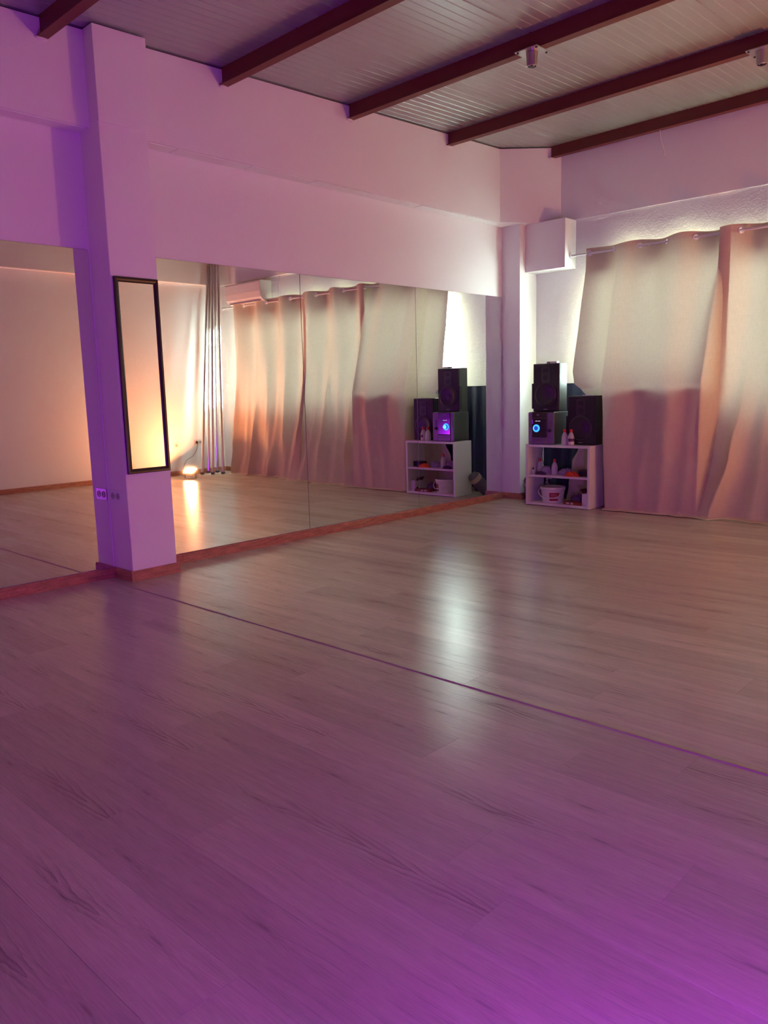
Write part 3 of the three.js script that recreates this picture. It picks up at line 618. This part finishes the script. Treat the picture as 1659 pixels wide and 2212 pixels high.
// ---------------------------------------------------------------- air conditioner and its conduit
{
  const a = thing('air_conditioner', 'white split air conditioner high on the wall, seen in the mirror', 'air conditioner', [4.98, 2.70, 0.0]);
  const prof = new THREE.Shape(); prof.moveTo(0, 0.03); prof.lineTo(0.05, 0.0); prof.quadraticCurveTo(0.16, 0.0, 0.205, 0.075); prof.lineTo(0.222, 0.16); prof.lineTo(0.222, 0.29); prof.quadraticCurveTo(0.22, 0.315, 0.19, 0.315); prof.lineTo(0, 0.315); prof.closePath();
  const ex = (s, w) => new THREE.ExtrudeGeometry(s, { depth: w, bevelEnabled: true, bevelSize: 0.006, bevelThickness: 0.006, bevelSegments: 2 }).rotateY(-Math.PI / 2).translate(w / 2, 0, 0);
  obj('casing', ex(prof, 0.88).translate(0, 0, 0.008), white, a);
  obj('louvre', box(0.80, 0.006, 0.10, 0, 0, 0, 0.002).rotateX(0.62).translate(0, 0.036, 0.165), std(lin(0.7, 0.66, 0.62), 0.4), a);
  obj('seam_line', box(0.86, 0.004, 0.004, 0, 0.115, 0.2195), std(lin(0.35, 0.34, 0.34), 0.5), a);
  obj('standby_light', new THREE.SphereGeometry(0.005, 12, 8).translate(0.03, 0.20, 0.231), glow(lin(1, 0.9, 1), 2), a);
  tag(obj('wall_conduit', [span(4.325, 4.345, 2.45, HS - 0.002, 0.0, 0.014, 0.003)], white), 'thin white cable conduit running up the wall beside the air conditioner', 'conduit');
  tag(obj('hanging_wire', [tube([[1.712, beamY(1.7, 0.11) + 0.002, 0.10], [1.716, 3.69, 0.09], [1.728, 3.60, 0.055], [1.738, 3.54, 0.045]], 0.0058, 30, 8), new THREE.SphereGeometry(0.011, 12, 8).translate(1.739, 3.535, 0.045)], whitePlastic), 'short white wire hanging from the far ceiling beam', 'wire');
}

// ---------------------------------------------------------------- pole sockets under the beams
for (const [x, z, label] of [[1.995, 2.824, 'steel pole socket bolted under the middle ceiling beam'], [3.105, 1.445, 'steel pole socket bolted under the beam near the right edge']]) {
  const y = beamY(x, z), m = thing('pole_socket', label, 'pole socket', [x, y, z], 0, 'ceiling pole sockets');
  const t = 0.085;
  obj('base_plate', span(-0.095, 0.095, -0.008, -0.001, -t, t, 0.002), brushed, m);
  obj('collar_tube', lathe([[0.030, -0.100], [0.036, -0.100], [0.037, -0.097], [0.043, -0.010], [0.043, -0.008], [0.030, -0.008]], 40), brushed, m);
  obj('inner_tube', lathe([[0.012, -0.097], [0.022, -0.097], [0.022, -0.02], [0.012, -0.02]], 32), brushed, m);
  obj('bore', cyl(0.029, 0.029, 0.004, 0, -0.03, 0, 28), black, m);
  for (const sx of [-1, 1]) for (const sz of [-1, 1]) obj('bolt', cyl(0.008, 0.008, 0.007, sx * 0.077, -0.011, sz * 0.066, 6), black, m);
}

// ---------------------------------------------------------------- dance poles leaning in the corner
{
  const spots = [[[5.71, 0.68], [5.805, 0.30], 'nearest the orange floodlight'], [[5.80, 0.50], [5.82, 0.245], 'second from the orange floodlight'], [[5.545, 0.59], [5.665, 0.30], 'in the middle of the row'], [[5.78, 0.335], [5.73, 0.20], 'second from the curtain'], [[5.455, 0.45], [5.57, 0.25], 'nearest the curtain']];
  for (const [b, t, which] of spots) {
    const o = thing('dance_pole', `chrome dance pole on a round base in the corner, ${which}`, 'pole', [b[0], 0, b[1]], 0, 'chrome dance poles');
    const d = new THREE.Vector3(t[0] - b[0], 3.1, t[1] - b[1]).normalize(), q = new THREE.Quaternion().setFromUnitVectors(new THREE.Vector3(0, 1, 0), d);
    obj('base_disc', lathe([[0, 0], [0.073, 0], [0.075, 0.003], [0.071, 0.009], [0.05, 0.014], [0.034, 0.018], [0, 0.018]], 36), chrome, o);
    obj('foot_collar', lathe([[0.0225, 0.016], [0.036, 0.017], [0.037, 0.03], [0.030, 0.046], [0.0225, 0.048]], 28), std(lin(0.08, 0.07, 0.07), 0.4), o);
    const p = obj('tube', cyl(0.0225, 0.0225, 3.40, 0, 1.72, 0, 28), chrome, o); p.quaternion.copy(q);
    const s = obj('set_screw', cyl(0.005, 0.005, 0.05, 0, 0, 0, 8).rotateX(Math.PI / 2).translate(0, 0.26, 0), black, o); s.quaternion.copy(q);
  }
}

// ---------------------------------------------------------------- floodlights on the floor
function floodlight(name, label, pos, dir, color, power, housing, k = 1) {
  const f = thing(name, label, 'floodlight', pos);
  const d = new THREE.Vector3(...dir).normalize(), flat = Math.atan2(d.x, d.z), tilt = Math.asin(d.y);
  const hy = 0.115 * k, w = 0.20 * k, h = 0.15 * k;
  const head = obj('housing', [box(w, h, 0.022, 0, 0, -0.011, 0.006), ...Array.from({ length: 7 }, (_, i) => box(0.006, h * 0.8, 0.016, (i - 3) * 0.024, 0, -0.028))], housing, f);
  head.rotation.order = 'YXZ'; head.rotation.set(-tilt, flat, 0); head.position.set(0, hy, 0);
  const rim = obj('front_rim', [box(w, 0.010, 0.006, 0, h / 2 - 0.005, 0.002), box(w, 0.010, 0.006, 0, -h / 2 + 0.005, 0.002), box(0.010, h - 0.02, 0.006, w / 2 - 0.005, 0, 0.002), box(0.010, h - 0.02, 0.006, -w / 2 + 0.005, 0, 0.002)], housing, f);
  rim.rotation.copy(head.rotation); rim.position.copy(head.position);
  const lens = obj('lamp_glass', box(w - 0.022, h - 0.022, 0.002, 0, 0, 0.001), std(color.clone().multiplyScalar(0.3), 0.3, { emissive: color, emissiveIntensity: power * 0.04 }), f);
  lens.rotation.copy(head.rotation); lens.position.copy(head.position);
  // stirrup foot
  const bar = 0.004, g = [box(bar, 0.125 * k, 0.022, w / 2 + 0.006, 0.0625 * k, 0, 0.001), box(bar, 0.125 * k, 0.022, -w / 2 - 0.006, 0.0625 * k, 0, 0.001), box(w + 0.016, bar, 0.022, 0, 0.002, 0, 0.001)];
  const foot = obj('stand_bracket', g, housing, f); foot.rotation.y = flat;
  for (const s of [-1, 1]) { const k = obj('clamp_knob', cyl(0.013, 0.013, 0.012, 0, 0, 0, 14).rotateZ(Math.PI / 2).translate(s * (w / 2 + 0.013), hy, 0), black, f); k.rotation.y = flat; }
  const L = new THREE.RectAreaLight(color, power, w - 0.03, h - 0.03);
  L.position.copy(d.clone().multiplyScalar(0.012)).add(new THREE.Vector3(0, hy, 0)); f.add(L);
  L.lookAt(L.getWorldPosition(new THREE.Vector3()).add(d));
  return f;
}
const floodGrey = std(lin(0.09, 0.085, 0.08), 0.5);
floodlight('floodlight', 'grey floodlight throwing orange light on the wall beside the poles', [5.46, 0, 1.07], [-0.14, 0.88, 0.42], ORANGE, ORANGE_POWER, floodGrey);
floodlight('floodlight', 'floodlight throwing violet light across the floor, beside the camera', [5.6, 0, 7.2], [-0.86, 0.30, -0.36], VIOLET, VIOLET_POWER, floodGrey, 1.7);
{
  const c = thing('power_cable', 'thin cable from the orange floodlight up to the wall socket', 'cable');
  obj('lead', tube([[5.44, 0.10, 1.02], [5.56, 0.012, 0.94], [5.78, 0.010, 0.95], [5.92, 0.012, 0.93], [5.955, 0.10, 0.88], [5.965, 0.24, 0.80], [5.962, 0.30, 0.68], [5.962, 0.41, 0.59], [5.966, 0.49, 0.57]], 0.0035, 90, 8), cableDark, c);
  obj('plug', [lathe([[0, 0], [0.019, 0], [0.02, 0.01], [0.016, 0.026], [0.008, 0.034], [0, 0.034]], 24).rotateZ(Math.PI / 2).translate(5.988, 0.522, 0.57), cyl(0.006, 0.005, 0.03, 5.966, 0.505, 0.57, 12)], black, c);
}
renderer.render(scene, camera);
